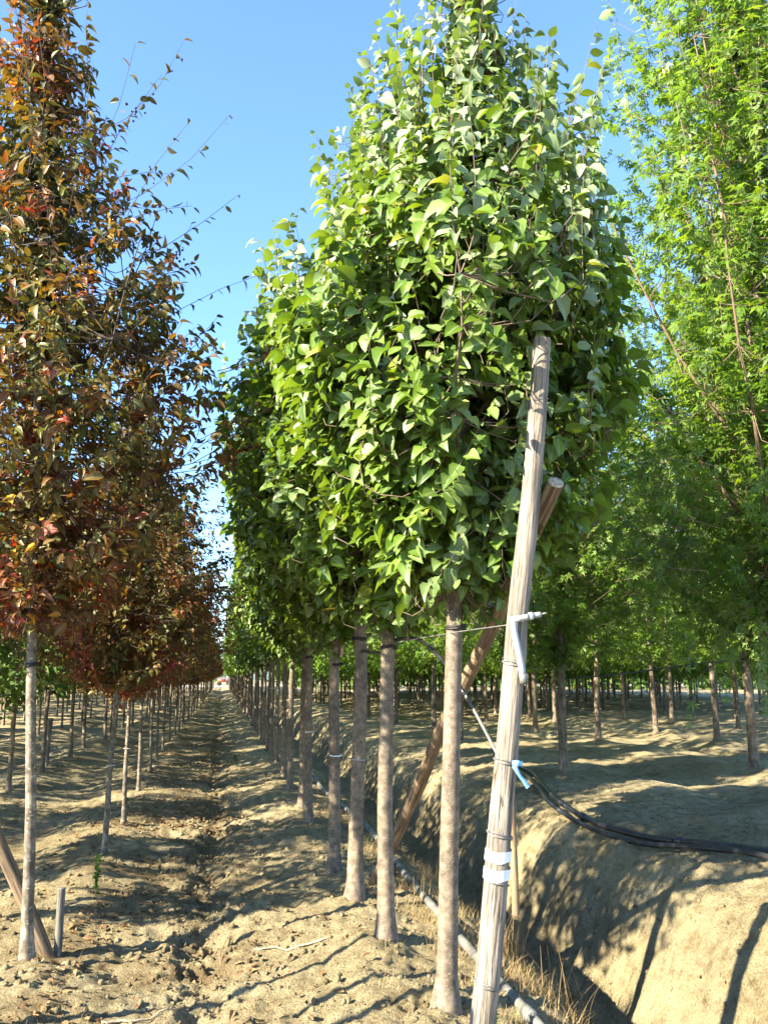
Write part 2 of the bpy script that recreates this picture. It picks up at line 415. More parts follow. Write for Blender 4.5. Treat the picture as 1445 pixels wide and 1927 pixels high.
def palmate(lobes=((0, 1.0), (46, .85), (-46, .85), (100, .5), (-100, .5)), w=.15):
    V = [(0, 0, 0)]; F = []
    for a_, l in lobes:
        a_ = math.radians(a_); d = np.array([math.sin(a_), math.cos(a_)]); s = np.array([d[1], -d[0]])
        b = len(V)
        for q, r, z in ((d * l * .5 - s * w * (0.6 + .4 * l), 0, .04), (d * l, 0, -.16 * l), (d * l * .5 + s * w * (0.6 + .4 * l), 0, .04)):
            V.append((q[0], q[1], z))
        F.append((0, b + 2, b + 1, b))
    return np.array(V, float), [np.array(F)]

def leaves(tmpl, base, d, nrm, size, tone, young, rs):
    """place a template at every base; returns V, F, col"""
    tv, tf = tmpl[:2]; mid = tmpl[2] if len(tmpl) > 2 else np.zeros(len(tmpl[0]))
    n = len(base); k = len(tv)
    d = norm(d); nn = norm(nrm - (nrm * d).sum(1, keepdims=True) * d); s = np.cross(d, nn)
    curl = rs.uniform(.1, 2.6, n)[:, None]; wid = rs.uniform(.85, 1.15, n)[:, None]
    sz = size[:, None, None]
    V = base[:, None, :] + sz * ((tv[None, :, 0] * wid)[:, :, None] * s[:, None, :] + tv[None, :, 1][:, :, None] * d[:, None, :] + (tv[None, :, 2] * curl)[:, :, None] * nn[:, None, :])
    off = (np.arange(n) * k)[:, None, None]
    F = [(f[None] + off).reshape(-1, f.shape[1]) for f in tf]
    col = np.stack([np.repeat(tone, k), np.repeat(young, k), np.tile(mid, n)], 1)
    return V.reshape(-1, 3), F, col

# ------------------------------------------------------------------ tree generator
def tree_meshes(nm, seed, env, H, stem, tr, n_twig, n_leaf, leaf, twig_len, tmpl, leafm, barkm, twigm, up=.8, droop=.5, face=.6,
                n_limb=16, shoots=0, shoot_len=.5, lump=.18, shell=.4, tone_fn=None, twigs=True, berries=0, limb_rise=.9, extra=None, trim=None, young_top=True, trunk_sides=12, leader_r=.35):
    rs = np.random.RandomState(seed)
    ez = np.array([p[0] for p in env]); er = np.array([p[1] for p in env])
    def R(z, az): return np.interp(z, ez, er) * (1 + lump * 2 * pn(np.cos(az) * 1.3 + 5, np.sin(az) * 1.3 + z * .9, seed) + lump * pn(np.cos(az) * 3 + 1, np.sin(az) * 3 + z * 2.2, seed + 1))
    # trunk + leader
    zt = np.concatenate([[-.25, 0, .03, .08, .16], np.linspace(.3, H * .96, 22)])
    wob = np.stack([.022 * pn(zt * .9, zt * 0 + seed, 1), .022 * pn(zt * .9, zt * 0 + seed, 2), zt * 0], 1) * np.clip(zt, 0, 1)[:, None] * 2
    path = np.stack([zt * 0, zt * 0, zt], 1) + wob
    rad = np.interp(zt, [-.25, 0, .05, .15, .4, stem, H], [tr * 2.0, tr * 1.62, tr * 1.38, tr * 1.12, tr, tr * .86, .006])
    rad = rad * (1 + .05 * pn(zt * 5, zt * 0, seed + 3))
    tv, tf = tubes(path[None], rad[None], trunk_sides)
    out = {'trunk': mesh(nm + '_trunk', tv, tf, barkm, smooth=True)}
    def trunk_at(z): return np.stack([np.interp(z, zt, path[:, 0]), np.interp(z, zt, path[:, 1]), z], -1)
    # limbs
    zl = stem + (H - stem) * (np.linspace(0.0, .82, n_limb) ** 1.15) + rs.uniform(-.05, .05, n_limb)
    az = np.arange(n_limb) * 2.4 + rs.uniform(-.4, .4, n_limb)
    ze = np.minimum(zl + limb_rise * np.interp(zl + .5, ez, er) * rs.uniform(.8, 1.4, n_limb), H * .97)
    re_ = R(ze, az) * rs.uniform(.72, .92, n_limb)
    o = np.stack([np.cos(az), np.sin(az), az * 0], 1)
    b0 = trunk_at(zl)
    e0 = o * re_[:, None] + np.stack([az * 0, az * 0, ze], 1)
    k = 7; u = np.linspace(0, 1, k)[None, :, None]
    mid = b0 * .5 + e0 * .5 + o * (re_ * .16)[:, None] - np.array([0, 0, .06])
    LP = (1 - u) ** 2 * b0[:, None] + 2 * u * (1 - u) * mid[:, None] + u * u * e0[:, None]
    LP += rs.normal(0, .012, LP.shape)
    lr0 = np.interp(zl, [stem, H], [tr * leader_r, tr * .12])
    LR = lr0[:, None] * np.linspace(1, .25, k)[None]
    bparts = [tubes(LP, LR, 5)]
    samp = np.concatenate([LP[:, 1:].reshape(-1, 3), trunk_at(np.linspace(stem, H * .95, 30))])
    # twigs
    zz = np.linspace(ez[0], ez[-1], 200); w = np.interp(zz, ez, er) + .05
    tz = rs.choice(zz, n_twig, p=w / w.sum()) + rs.uniform(-.02, .02, n_twig)
    ta = rs.uniform(0, 2 * PI, n_twig)
    rho = R(tz, ta) * rs.uniform(0.02, 1, n_twig) ** shell
    tip = np.stack([np.cos(ta) * rho, np.sin(ta) * rho, tz], 1)
    to = np.stack([np.cos(ta), np.sin(ta), ta * 0], 1)
    td = norm(to * .75 + np.array([0, 0, up]) + rs.normal(0, .35, (n_twig, 3)))
    tl = twig_len * rs.uniform(.6, 1.3, n_twig)
    young = np.clip(rs.uniform(-.3, .25, n_twig) + .85 * np.clip((tz - (ez[0] + .48 * (H - ez[0]))) / (H * .4), 0, 1) * (1 if young_top else 0), 0, .8)
    if shoots:
        sz = rs.choice(zz, shoots, p=(w * np.clip((zz - stem) / (H - stem), 0.02, 1) ** .6) / (w * np.clip((zz - stem) / (H - stem), 0.02, 1) ** .6).sum())
        sa = rs.uniform(0, 2 * PI, shoots); sr = R(sz, sa) * rs.uniform(.55, .98, shoots)
        sd = norm(np.stack([np.cos(sa) * .12, np.sin(sa) * .12, sa * 0 + 1], 1) * np.array([1, 1, up + .25]) + rs.normal(0, .08, (shoots, 3)))
        sl = shoot_len * rs.uniform(.5, 1.25, shoots)
        st = np.stack([np.cos(sa) * sr, np.sin(sa) * sr, sz], 1) + sd * (sl * .92)[:, None]
        ys_ = np.clip(rs.uniform(.3, .8, shoots) + .6 * np.clip((sz - stem) / (H - stem) - .35, 0, 1), 0, 1)
        # a long shoot is two lengths end to end, so that its leaves stay close together
        st = np.concatenate([st, st - sd * (sl * .48)[:, None]]); sd = np.concatenate([sd, sd]); sl = np.concatenate([sl * .5, sl * .5]); sa = np.concatenate([sa, sa]); sz = np.concatenate([sz, sz])
        tip = np.concatenate([tip, st]); td = np.concatenate([td, sd]); tl = np.concatenate([tl, sl])
        to = np.concatenate([to, np.stack([np.cos(sa), np.sin(sa), sa * 0], 1)]); young = np.concatenate([young, ys_, ys_ * .7])
        tz = np.concatenate([tz, sz])
    if extra is not None:
        for (p0, p1) in extra:
            p0 = np.array(p0, float); p1 = np.array(p1, float); dd = p1 - p0; ll = np.linalg.norm(dd)
            tip = np.concatenate([tip, [p1]]); td = np.concatenate([td, [dd / ll]]); tl = np.concatenate([tl, [ll]])
            to = np.concatenate([to, [norm(np.array([dd[0], dd[1], 1e-6]))]]); young = np.concatenate([young, [.3]]); tz = np.concatenate([tz, [p1[2]]])
    if trim is not None:
        k_ = ~trim(tip); tip, td, tl, to, young, tz = tip[k_], td[k_], tl[k_], to[k_], young[k_], tz[k_]
    nt = len(tip)
    bend = rs.normal(0, .06, (nt, 3)) - np.array([0, 0, .04])
    base = tip - td * tl[:, None] - bend * tl[:, None]
    kk = 4; uu = np.linspace(0, 1, kk)[None, :, None]
    TP = base[:, None] + (tip - base)[:, None] * uu + (bend * tl[:, None])[:, None] * (4 * uu * (1 - uu))
    if twigs:
        dist = ((base[:, None, :] - samp[None]) ** 2).sum(2)
        near = samp[dist.argmin(1)]
        gap = base - near; gl = np.linalg.norm(gap, axis=1, keepdims=True)
        c1 = near + gap * .33 + np.array([0, 0, -.10]) * gl; c2 = base - td * gl * .30
        uq = np.array([0, .33, .66])[None, :, None]
        BZ = (1 - uq) ** 3 * near[:, None] + 3 * uq * (1 - uq) ** 2 * c1[:, None] + 3 * uq ** 2 * (1 - uq) * c2[:, None] + uq ** 3 * base[:, None]
        CP = np.concatenate([BZ, TP], 1)
        CR = np.linspace(1, .35, kk + 3)[None] * np.full((nt, 1), .0042)
        cl_ = gl[:, 0] < .5
        if cl_.any(): bparts.append(tubes(CP[cl_], CR[cl_], 4))
        if (~cl_).any(): bparts.append(tubes(CP[~cl_][:, 2:], CR[~cl_][:, 2:], 4))
    bv, bf = join(bparts)
    out['branches'] = mesh(nm + '_branches', bv, bf, twigm, smooth=True)
    # leaves along twigs
    lu = np.linspace(.12, 1.0, n_leaf)[None, :] + rs.uniform(-.04, .04, (nt, n_leaf))
    nl = np.maximum(1, np.round(n_leaf * np.clip(tl / twig_len, .5, 1.6) / 1.0)).astype(int)
    lu3 = lu[:, :, None]
    LB = base[:, None] + (tip - base)[:, None] * lu3 + (bend * tl[:, None])[:, None] * (4 * lu3 * (1 - lu3))
    if (tl > twig_len * 1.8).any():
        LB2 = LB[tl > twig_len * 1.8] + (tip - base)[tl > twig_len * 1.8][:, None] * (.45 / n_leaf)
    side = norm(np.cross(td, rs.normal(0, 1, (nt, 3))))[:, None] * np.where(np.arange(n_leaf) % 2, 1, -1)[None, :, None]
    LB = LB + side * leaf * .15
    def full(x): return np.broadcast_to(x[:, None], (nt, n_leaf) + x.shape[1:]).reshape(-1, *x.shape[1:])
    P0 = LB.reshape(-1, 3); nL = len(P0); o_ = full(to)
    d = full(td) * .35 + side.reshape(-1, 3) * .45 + o_ * .35 + np.array([0, 0, -droop]) + rs.normal(0, .32, (nL, 3))
    nr = o_ * face + np.array([0, 0, .75]) + rs.normal(0, .36, (nL, 3))
    yl = full(young); uu_ = np.broadcast_to(lu, (nt, n_leaf)).ravel()
    size = leaf * np.clip(rs.normal(1, .24, nL), .4, 1.5) * (1 - .35 * np.clip(yl, 0, 1) * uu_)
    t0 = rs.uniform(0, 1, nt)
    tone = np.clip(full(t0) * .55 + rs.uniform(0, .45, nL), 0, .93)
    if tone_fn is not None: tone = tone_fn(P0, tone, rs)
    lv, lf, lc = leaves(tmpl, P0, d, nr, size, tone, np.clip(yl * (.4 + .6 * uu_), 0, 1), rs)
    out['crown'] = mesh(nm + '_crown', lv, lf, leafm, lc, smooth=len(tmpl[0]) > 6)
    if berries:
        cb = rs.choice(nt, berries)
        bp = TP[cb, 2][:, None] + rs.normal(0, .028, (berries, 9, 3)) - np.array([0, 0, .03])
        bp = bp.reshape(-1, 3)
        ico = np.array([(0, 0, 1), (.89, 0, .45), (.28, .85, .45), (-.72, .53, .45), (-.72, -.53, .45), (.28, -.85, .45), (.72, .53, -.45), (-.28, .85, -.45), (-.89, 0, -.45), (-.28, -.85, -.45), (.72, -.53, -.45), (0, 0, -1)])
        fi = np.array([(0, 1, 2), (0, 2, 3), (0, 3, 4), (0, 4, 5), (0, 5, 1), (1, 6, 2), (2, 7, 3), (3, 8, 4), (4, 9, 5), (5, 10, 1), (2, 6, 7), (3, 7, 8), (4, 8, 9), (5, 9, 10), (1, 10, 6), (6, 11, 7), (7, 11, 8), (8, 11, 9), (9, 11, 10), (10, 11, 6)])
        n = len(bp)
        V = bp[:, None] + ico[None] * rs.uniform(.008, .013, (n, 1, 1))
        Fb = (fi[None] + (np.arange(n) * 12)[:, None, None]).reshape(-1, 3)
        out['berries'] = mesh(nm + '_berries', V.reshape(-1, 3), [Fb], M['berry'], smooth=True)
    return out

OV, OVL = ovate(), ovate_lo()
OVR, OVRL = ovate(.5, .4, .22, .25, .2), ovate_lo(.52)
PA = palmate(); PAM = palmate(((0, 1.0), (60, .8), (-60, .8)), .16); PAL = palmate(((0, 1.0),), .26)

G_ENV = [(2.3, .35), (2.5, .62), (2.8, .90), (3.2, 1.08), (3.75, 1.15), (4.25, 1.0), (4.7, .76), (5.05, .50), (5.4, .27), (5.9, .12), (6.5, .05)]
R_ENV = [(2.1, .5), (2.45, 1.0), (2.9, 1.3), (3.6, 1.42), (4.1, 1.26), (4.6, .92), (5.1, .62), (5.7, .40), (6.4, .2), (6.9, .08)]
A_ENV = [(1.95, .6), (2.4, 1.4), (3.2, 1.9), (4.5, 1.95), (6.0, 1.7), (7.2, 1.35), (8.3, .95), (9.2, .5), (9.8, .15)]
L_ENV = [(1.5, .4), (1.95, .9), (3.0, 1.1), (3.8, 1.05), (4.6, .75), (5.3, .4), (5.8, .1)]

def red_tone(P0, tone, rs):
    # redder towards the bottom and the inside of the crown, yellow-olive high up
    h = np.clip((P0[:, 2] - 2.0) / 3.0, 0, 1)
    cl = pn(P0[:, 0] * 1.6 + P0[:, 2], P0[:, 1] * 1.6 - P0[:, 2] * .7, 31)
    t = .50 - .34 * h + .80 * cl + rs.normal(0, .15, len(P0))
    t = np.clip(t, 0, .93)
    return np.where(rs.rand(len(P0)) < .012, 1.0, t)
def green_tone(P0, tone, rs):
    return np.where(rs.rand(len(P0)) < .0015, 1.0, tone)

KIND = {}
gk = dict(stem=2.2, tr=.054, leafm=M['green_leaf'], barkm=M['green_bark'], up=.75, tone_fn=green_tone, env=G_ENV, H=6.3)
KIND['green_hi'] = [tree_meshes('whitebeam_%s' % 'abc'[q], 11 + q, n_twig=1500, n_leaf=10, leaf=.094, twig_len=.36, tmpl=OV, twigm=M['shoot_bark'], shoots=130, shoot_len=.85, droop=.55, face=1.0, **gk) for q in range(3)]
KIND['green_front'] = [tree_meshes('whitebeam_front', 15, n_twig=1500, n_leaf=10, leaf=.094, twig_len=.36, tmpl=OV, twigm=M['shoot_bark'], shoots=140, shoot_len=.9, droop=.55, face=1.0,
                       trim=lambda p: (p[:, 2] < 3.7) & (p[:, 1] < -.72) & (p[:, 0] > -.1) & (p[:, 0] < .75) | (p[:, 2] > 2.3) & (p[:, 2] < 2.95) & (p[:, 1] < -.55) & (p[:, 0] > .1), **gk)]
KIND['green_mid'] = [tree_meshes('whitebeam_%s' % 'de'[q], 21 + q, n_twig=380, n_leaf=8, leaf=.14, twig_len=.36, tmpl=OVL, twigm=M['shoot_bark'], shoots=40, shoot_len=.55, droop=.6, face=.75, trunk_sides=8, **gk) for q in range(2)]
KIND['green_lo'] = [tree_meshes('whitebeam_%s' % 'fg'[q], 31 + q, n_twig=300, n_leaf=5, leaf=.21, twig_len=.36, tmpl=OVL, twigm=M['shoot_bark'], shoots=14, shoot_len=.5, droop=.6, face=.75, trunk_sides=6, twigs=False, n_limb=8, **gk) for q in range(2)]
rk = dict(stem=2.15, tr=.034, leafm=M['red_leaf'], barkm=M['red_bark'], twigm=M['red_twig'], up=.45, tone_fn=red_tone, env=R_ENV, H=6.7, young_top=False, lump=.42)
ex = []
rsx = np.random.RandomState(5)
for q in range(40):
    a_ = rsx.uniform(0, 2 * PI); z0 = rsx.uniform(3.0, 5.3); r0 = np.interp(z0, [3, 4, 5.3], [.75, .7, .35])
    ln = rsx.uniform(.6, 1.15); el = rsx.uniform(.25, 1.1)
    p0 = np.array([math.cos(a_) * r0, math.sin(a_) * r0, z0]); dd = np.array([math.cos(a_) * math.cos(el), math.sin(a_) * math.cos(el), math.sin(el)])
    ex.append((p0, p0 + dd * ln))
KIND['red_hi'] = [tree_meshes('crab_apple_%s' % 'ab'[q], 41 + q, n_twig=1400, n_leaf=11, leaf=.074, twig_len=.34, tmpl=OVR, shoots=20, shoot_len=.6, droop=.35, face=.5, berries=110, extra=ex, shell=.74, **rk) for q in range(2)]
KIND['red_mid'] = [tree_meshes('crab_apple_%s' % 'cd'[q], 51 + q, n_twig=620, n_leaf=9, leaf=.105, twig_len=.34, tmpl=OVRL, shoots=16, shoot_len=.5, droop=.35, face=.5, trunk_sides=8, shell=.5, **rk) for q in range(2)]
KIND['red_lo'] = [tree_meshes('crab_apple_%s' % 'e', 61, n_twig=320, n_leaf=6, leaf=.16, twig_len=.34, tmpl=OVRL, shoots=8, shoot_len=.5, droop=.35, face=.5, trunk_sides=6, twigs=False, n_limb=8, shell=.5, **rk)]
ak = dict(stem=2.0, leafm=M['maple_leaf'], barkm=M['maple_bark'], twigm=M['twig_bark'], up=.6, env=A_ENV, H=9.7, lump=.5, young_top=False, limb_rise=1.6, leader_r=.32)
KIND['maple_hi'] = [tree_meshes('silver_maple_%s' % 'ab'[q], 71 + q, tr=.075, n_twig=2100, n_leaf=11, leaf=.088, twig_len=.5, tmpl=PA, droop=.45, face=.45, n_limb=26, shoots=80, shoot_len=1.0, shell=.75, **ak) for q in range(2)]
exm = []
rsx = np.random.RandomState(8)
for q in range(46):
    a_ = rsx.uniform(0, 2 * PI); z0 = rsx.uniform(1.5, 2.6); r0 = rsx.uniform(.1, 1.0); ln = rsx.uniform(.5, 1.0)
    p0 = np.array([math.cos(a_) * r0, math.sin(a_) * r0, z0])
    exm.append((p0, p0 + np.array([math.cos(a_) * .35, math.sin(a_) * .35, -.75]) * ln))
KIND['maple_front'] = [tree_meshes('silver_maple_front', 75, tr=.075, n_twig=2100, n_leaf=11, leaf=.088, twig_len=.5, tmpl=PA, droop=.45, face=.45, n_limb=26, shoots=110, shoot_len=1.1, shell=.8, extra=exm, **ak)]
KIND['maple_mid'] = [tree_meshes('silver_maple_%s' % 'cd'[q], 81 + q, tr=.07, n_twig=640, n_leaf=9, leaf=.12, twig_len=.5, tmpl=PAM, droop=.45, face=.45, n_limb=20, shoots=30, shoot_len=.8, shell=.55, trunk_sides=8, twigs=False, **ak) for q in range(2)]
KIND['maple_lo'] = [tree_meshes('silver_maple_%s' % 'e', 91, tr=.065, n_twig=520, n_leaf=6, leaf=.25, twig_len=.5, tmpl=PAL, droop=.45, face=.45, n_limb=10, shoots=10, shoot_len=.8, shell=.6, trunk_sides=6, twigs=False, **ak)]
lk = dict(stem=1.7, tr=.04, leafm=M['lime_leaf'], barkm=M['maple_bark'], twigm=M['twig_bark'], up=.5, env=L_ENV, H=5.7, lump=.25, young_top=False)
KIND['lime_mid'] = [tree_meshes('young_lime_%s' % 'ab'[q], 101 + q, n_twig=480, n_leaf=8, leaf=.12, twig_len=.35, tmpl=OVL, droop=.45, trunk_sides=8, **lk) for q in range(2)]
KIND['lime_lo'] = [tree_meshes('young_lime_%s' % 'c', 111, n_twig=260, n_leaf=6, leaf=.19, twig_len=.35, tmpl=OVL, droop=.45, trunk_sides=6, twigs=False, n_limb=8, **lk)]

rng = random.Random(3)
def plant(kind, var, x, y, rot, name, label, cat, group, sc=1.0, tilt=(0, 0), scz=None):
    ms = KIND[kind][var % len(KIND[kind])]
    t = thing(name, label, cat, (x, y, gz(x, y) - .01), group)
    q = Euler((tilt[1], tilt[0], 0)).to_matrix() @ Matrix.Rotation(rot, 3, 'Z')
    t.rotation_euler = q.to_euler()
    t.scale = (sc, sc, scz or sc)
    for p, me in ms.items(): obj(p, me, t)
    return t

def band(name, tree, z, r, mat, w=.02, wob=0.0, turns=1):
    """a tie round a trunk, child of the tree"""
    th = np.linspace(0, 2 * PI * turns, 14 * turns + 1)
    P = np.stack([np.cos(th) * r, np.sin(th) * r, z + wob * np.sin(th + 1) + w * .8 * th / (2 * PI)], 1)
    v_, f_ = tubes(P[None], np.full((1, len(P)), w / 2), 6)
    return obj(name, mesh(name, v_, f_, mat, smooth=True), tree)

# ------------------------------------------------------------------ right row: green broadleaf trees
RY = [(1.20, 4.68), (1.08, 5.72), (1.06, 6.9), (1.02, 7.82), (1.03, 10.24), (1.06, 11.43), (1.08, 13.6), (1.08, 15.0), (1.10, 17.4), (1.12, 19.5), (1.1, 20.8), (1.1, 22.6), (1.1, 24.4)]
yy = 26.2
while yy < 150:
    RY.append((1.1 + rng.uniform(-.05, .05), yy)); yy += rng.uniform(1.4, 2.0)
GL = ['front green broadleaf tree with a straight pinkish tan trunk, next to the tall wooden post',
      'green broadleaf tree with a pale lit trunk base, directly left of the front pinkish trunk',
      'green broadleaf tree with a dark brown shaded trunk beside the brace pole foot',
      'green broadleaf tree with a white trunk tie and a broken stub under its crown',
      'green broadleaf tree, the right one of two close trunks, with a flared base',
      'green broadleaf tree standing as the left one of two close slim trunks',
      'slim shaded green tree sixth gap along, just left of the close pair of trunks']
green = []
for i, (x, y) in enumerate(RY):
    far = i >= len(GL)
    kind = 'green_front' if i == 0 else 'green_hi' if i < 7 else ('green_mid' if y < 34 else 'green_lo')
    lab = GL[i] if not far else 'green broadleaf tree of the right-hand row, far along past the close pair of trunks'
    tl = {0: (.045, 0), 1: (.012, -.01), 2: (.012, 0), 3: (.0, .0), 4: (-.008, 0), 5: (.01, 0)}.get(i, (rng.uniform(-.012, .012), rng.uniform(-.012, .012)))
    sc = {0: 1.0, 1: .98, 2: 1.06, 3: .97, 4: 1.03}.get(i, rng.uniform(.93, 1.07))
    t = plant(kind, i, x, y, rng.uniform(0, 6.28) if i else 0.0, 'broadleaf_tree', lab, 'tree', 'green trees of the right-hand row', sc * (1 if i < 4 else .84), tl, sc * (1 if i == 0 else .96))
    green.append(t)
for i, z in ((0, 1.95), (1, 1.93), (2, 1.92), (3, 1.90), (4, 1.88)):
    band('tie_band', green[i], z, .053, M['rubber'], .016, .006, 2)
band('tie_band', green[3], 1.05, .058, M['white_tape'], .012, .008)
band('tie_band', green[2], 1.0, .060, M['pvc'], .008, .006)
band('tie_band', green[4], 1.02, .058, M['white_tape'], .01, .006)

# ------------------------------------------------------------------ left row: bronze crab apples
LY = [(-1.10, 5.87), (-1.07, 9.12), (-1.07, 10.81), (-1.19, 13.95), (-1.23, 16.57), (-1.28, 18.9), (-1.33, 21.64), (-1.32, 24.03), (-1.3, 26.6), (-1.32, 29.4)]
yy = 31.5
while yy < 150:
    LY.append((-1.3 + rng.uniform(-.06, .06), yy)); yy += rng.uniform(1.7, 2.5)
RL = ['nearest bronze and red leaved tree with a grey lit trunk, beside the leaning brown stake',
      'bronze leaved tree with a shaded brown trunk, first behind the nearest lit trunk',
      'bronze leaved tree with a dark shaded trunk, close behind a second brown trunk',
      'bronze leaved tree with a thin crooked trunk at the edge of dead leaves',
      'bronze leaved tree with a straight pale grey trunk, a fourth step along the path']
red = []
for i, (x, y) in enumerate(LY):
    kind = 'red_hi' if i < 3 else ('red_mid' if y < 36 else 'red_lo')
    lab = RL[i] if i < len(RL) else 'bronze leaved tree of the left-hand row, far along the path past the pale grey trunk'
    sc = {0: 1.03}.get(i, rng.uniform(.92, 1.05))
    t = plant(kind, i, x, y, {0: .4}.get(i, rng.uniform(0, 6.28)), 'crab_apple_tree', lab, 'tree', 'bronze trees of the left-hand row', sc * (1 if i < 1 else .84), {0: (-.055, 0)}.get(i, (rng.uniform(-.015, .015), rng.uniform(-.015, .015))), sc * (1 if i < 1 else .80))
    red.append(t)
band('tie_band', red[1], 1.1, .05, M['white_tape'], .008, .004)
band('tie_band', red[2], 1.15, .05, M['white_tape'], .008, .004)
band('tie_band', red[0], 1.72, .045, M['rubber'], .014, .004, 2)

# ------------------------------------------------------------------ left field: light green young trees
n_l = 0
for r_i, (x0, y0, st) in enumerate(((-3.15, 6.1, 2.5), (-5.3, 7.6, 3.3), (-7.5, 9.5, 3.1), (-9.7, 14, 3.2), (-11.9, 26, 3.3), (-14.2, 40, 3.4), (-16.5, 52, 3.5), (-19, 62, 3.6))):
    y = y0
    while y < 120:
        x = x0 + rng.uniform(-.12, .12)
        if x0 < -4 and y < 6 and rng.random() < .3: y += st; continue
        kind = 'lime_mid' if y < 32 else 'lime_lo'
        lab = 'light green young tree on a slim stem in the field left of the bronze row'
        plant(kind, rng.randrange(2), x, y + rng.uniform(-.2, .2), rng.uniform(0, 6.28), 'young_tree', lab, 'tree', 'light green trees of the left field', rng.uniform(.78, .86) if y < 12 else rng.uniform(.9, 1.1), (rng.uniform(-.02, .02), rng.uniform(-.02, .02)))
        n_l += 1
        y += st * rng.uniform(.9, 1.1) * (1.05 if y > 11 else 1)

# ------------------------------------------------------------------ right field: cut-leaved maples beyond the ditch
ML = {(0, 0): 'tall lacy leaved maple at the right, its crown filling the upper right corner',
      (0, 1): 'lacy leaved maple with a dark trunk on the bank just right of the wooden post',
      (1, 0): 'lacy leaved maple with a bright sunlit pale trunk at the far right of the bank'}
n_m = 0
rowsM = [(5.45, [7.6, 12.6, 16.0, 19.6, 23.0]), (8.15, [12.4, 15.4, 18.2, 21.4]), (10.5, [13.9, 17.0, 20.2]), (13.8, [18.5, 21.8, 25.1]), (16.8, [22.5, 26]), (19.8, [27.0]), (22.8, [32.0]), (25.8, [36.0]), (28.8, [40.0]), (31.8, [44.0]), (34.8, [49.0])]
for r_i, (x0, ysl) in enumerate(rowsM):
    y = ysl[-1]
    while y < 84:
        y += rng.uniform(3.0, 3.7) if y < 24 else rng.uniform(2.2, 3.0); ysl.append(y)
    for j, y in enumerate(ysl):
        if (r_i, j) not in ML and rng.random() < .14: continue
        lab = ML.get((r_i, j), 'lacy leaved green maple of the right field, standing behind the trees of the bank')
        kind = 'maple_front' if (r_i, j) == (0, 0) else 'maple_hi' if (r_i, j) in ML else ('maple_mid' if y < 30 else 'maple_lo')
        sc = {(0, 0): 1.1, (0, 1): .9, (1, 0): .95}.get((r_i, j), rng.uniform(.78, .98))
        xx = (5.1 if (r_i, j) == (0, 1) else x0) if (r_i, j) in ML else x0 + rng.uniform(-.25, .25)
        plant(kind, {(0, 1): 1}.get((r_i, j), rng.randrange(2)), xx, y, rng.uniform(0, 6.28), 'maple_tree', lab, 'tree', 'lacy maples beyond the ditch', sc, (rng.uniform(-.025, .025), rng.uniform(-.02, .02)))
        n_m += 1
print('trees', len(RY), len(LY), n_l, n_m)

# far wood behind the fields and beyond the road, read as one mass
rs = np.random.RandomState(77)
cl = []
for x0, x1, y0, y1, h, n in ((9, 130, 90, 150, 8, 230), (-90, -8, 128, 150, 6, 70), (-160, 260, 215, 250, 9, 170)):
    for q in range(n):
        c = np.array([rs.uniform(x0, x1), rs.uniform(y0, y1)])
        hh = h * rs.uniform(.75, 1.15); m_ = 120
        u = norm(rs.normal(0, 1, (m_, 3))) * rs.uniform(.4, 1, (m_, 1))
        cl.append(np.stack([c[0] + u[:, 0] * hh * .3, c[1] + u[:, 1] * hh * .3, hh * .5 + u[:, 2] * hh * (.52 if x0 == 9 else .42)], 1))
cl = np.concatenate(cl); nL = len(cl)
lv, lf, lc = leaves(OVL, cl, rs.normal(0, 1, (nL, 3)) - np.array([0, 0, .5]), rs.normal(0, .5, (nL, 3)) + np.array([-.3, -.5, .7]), rs.uniform(.7, 1.3, nL), rs.uniform(0, 1, nL), np.zeros(nL), rs)
tag(obj('distant_wood', mesh('distant_wood', lv, lf, M['lime_leaf'], lc)), 'green mass of trees far behind the fields and the pale road', 'trees', kind='stuff')

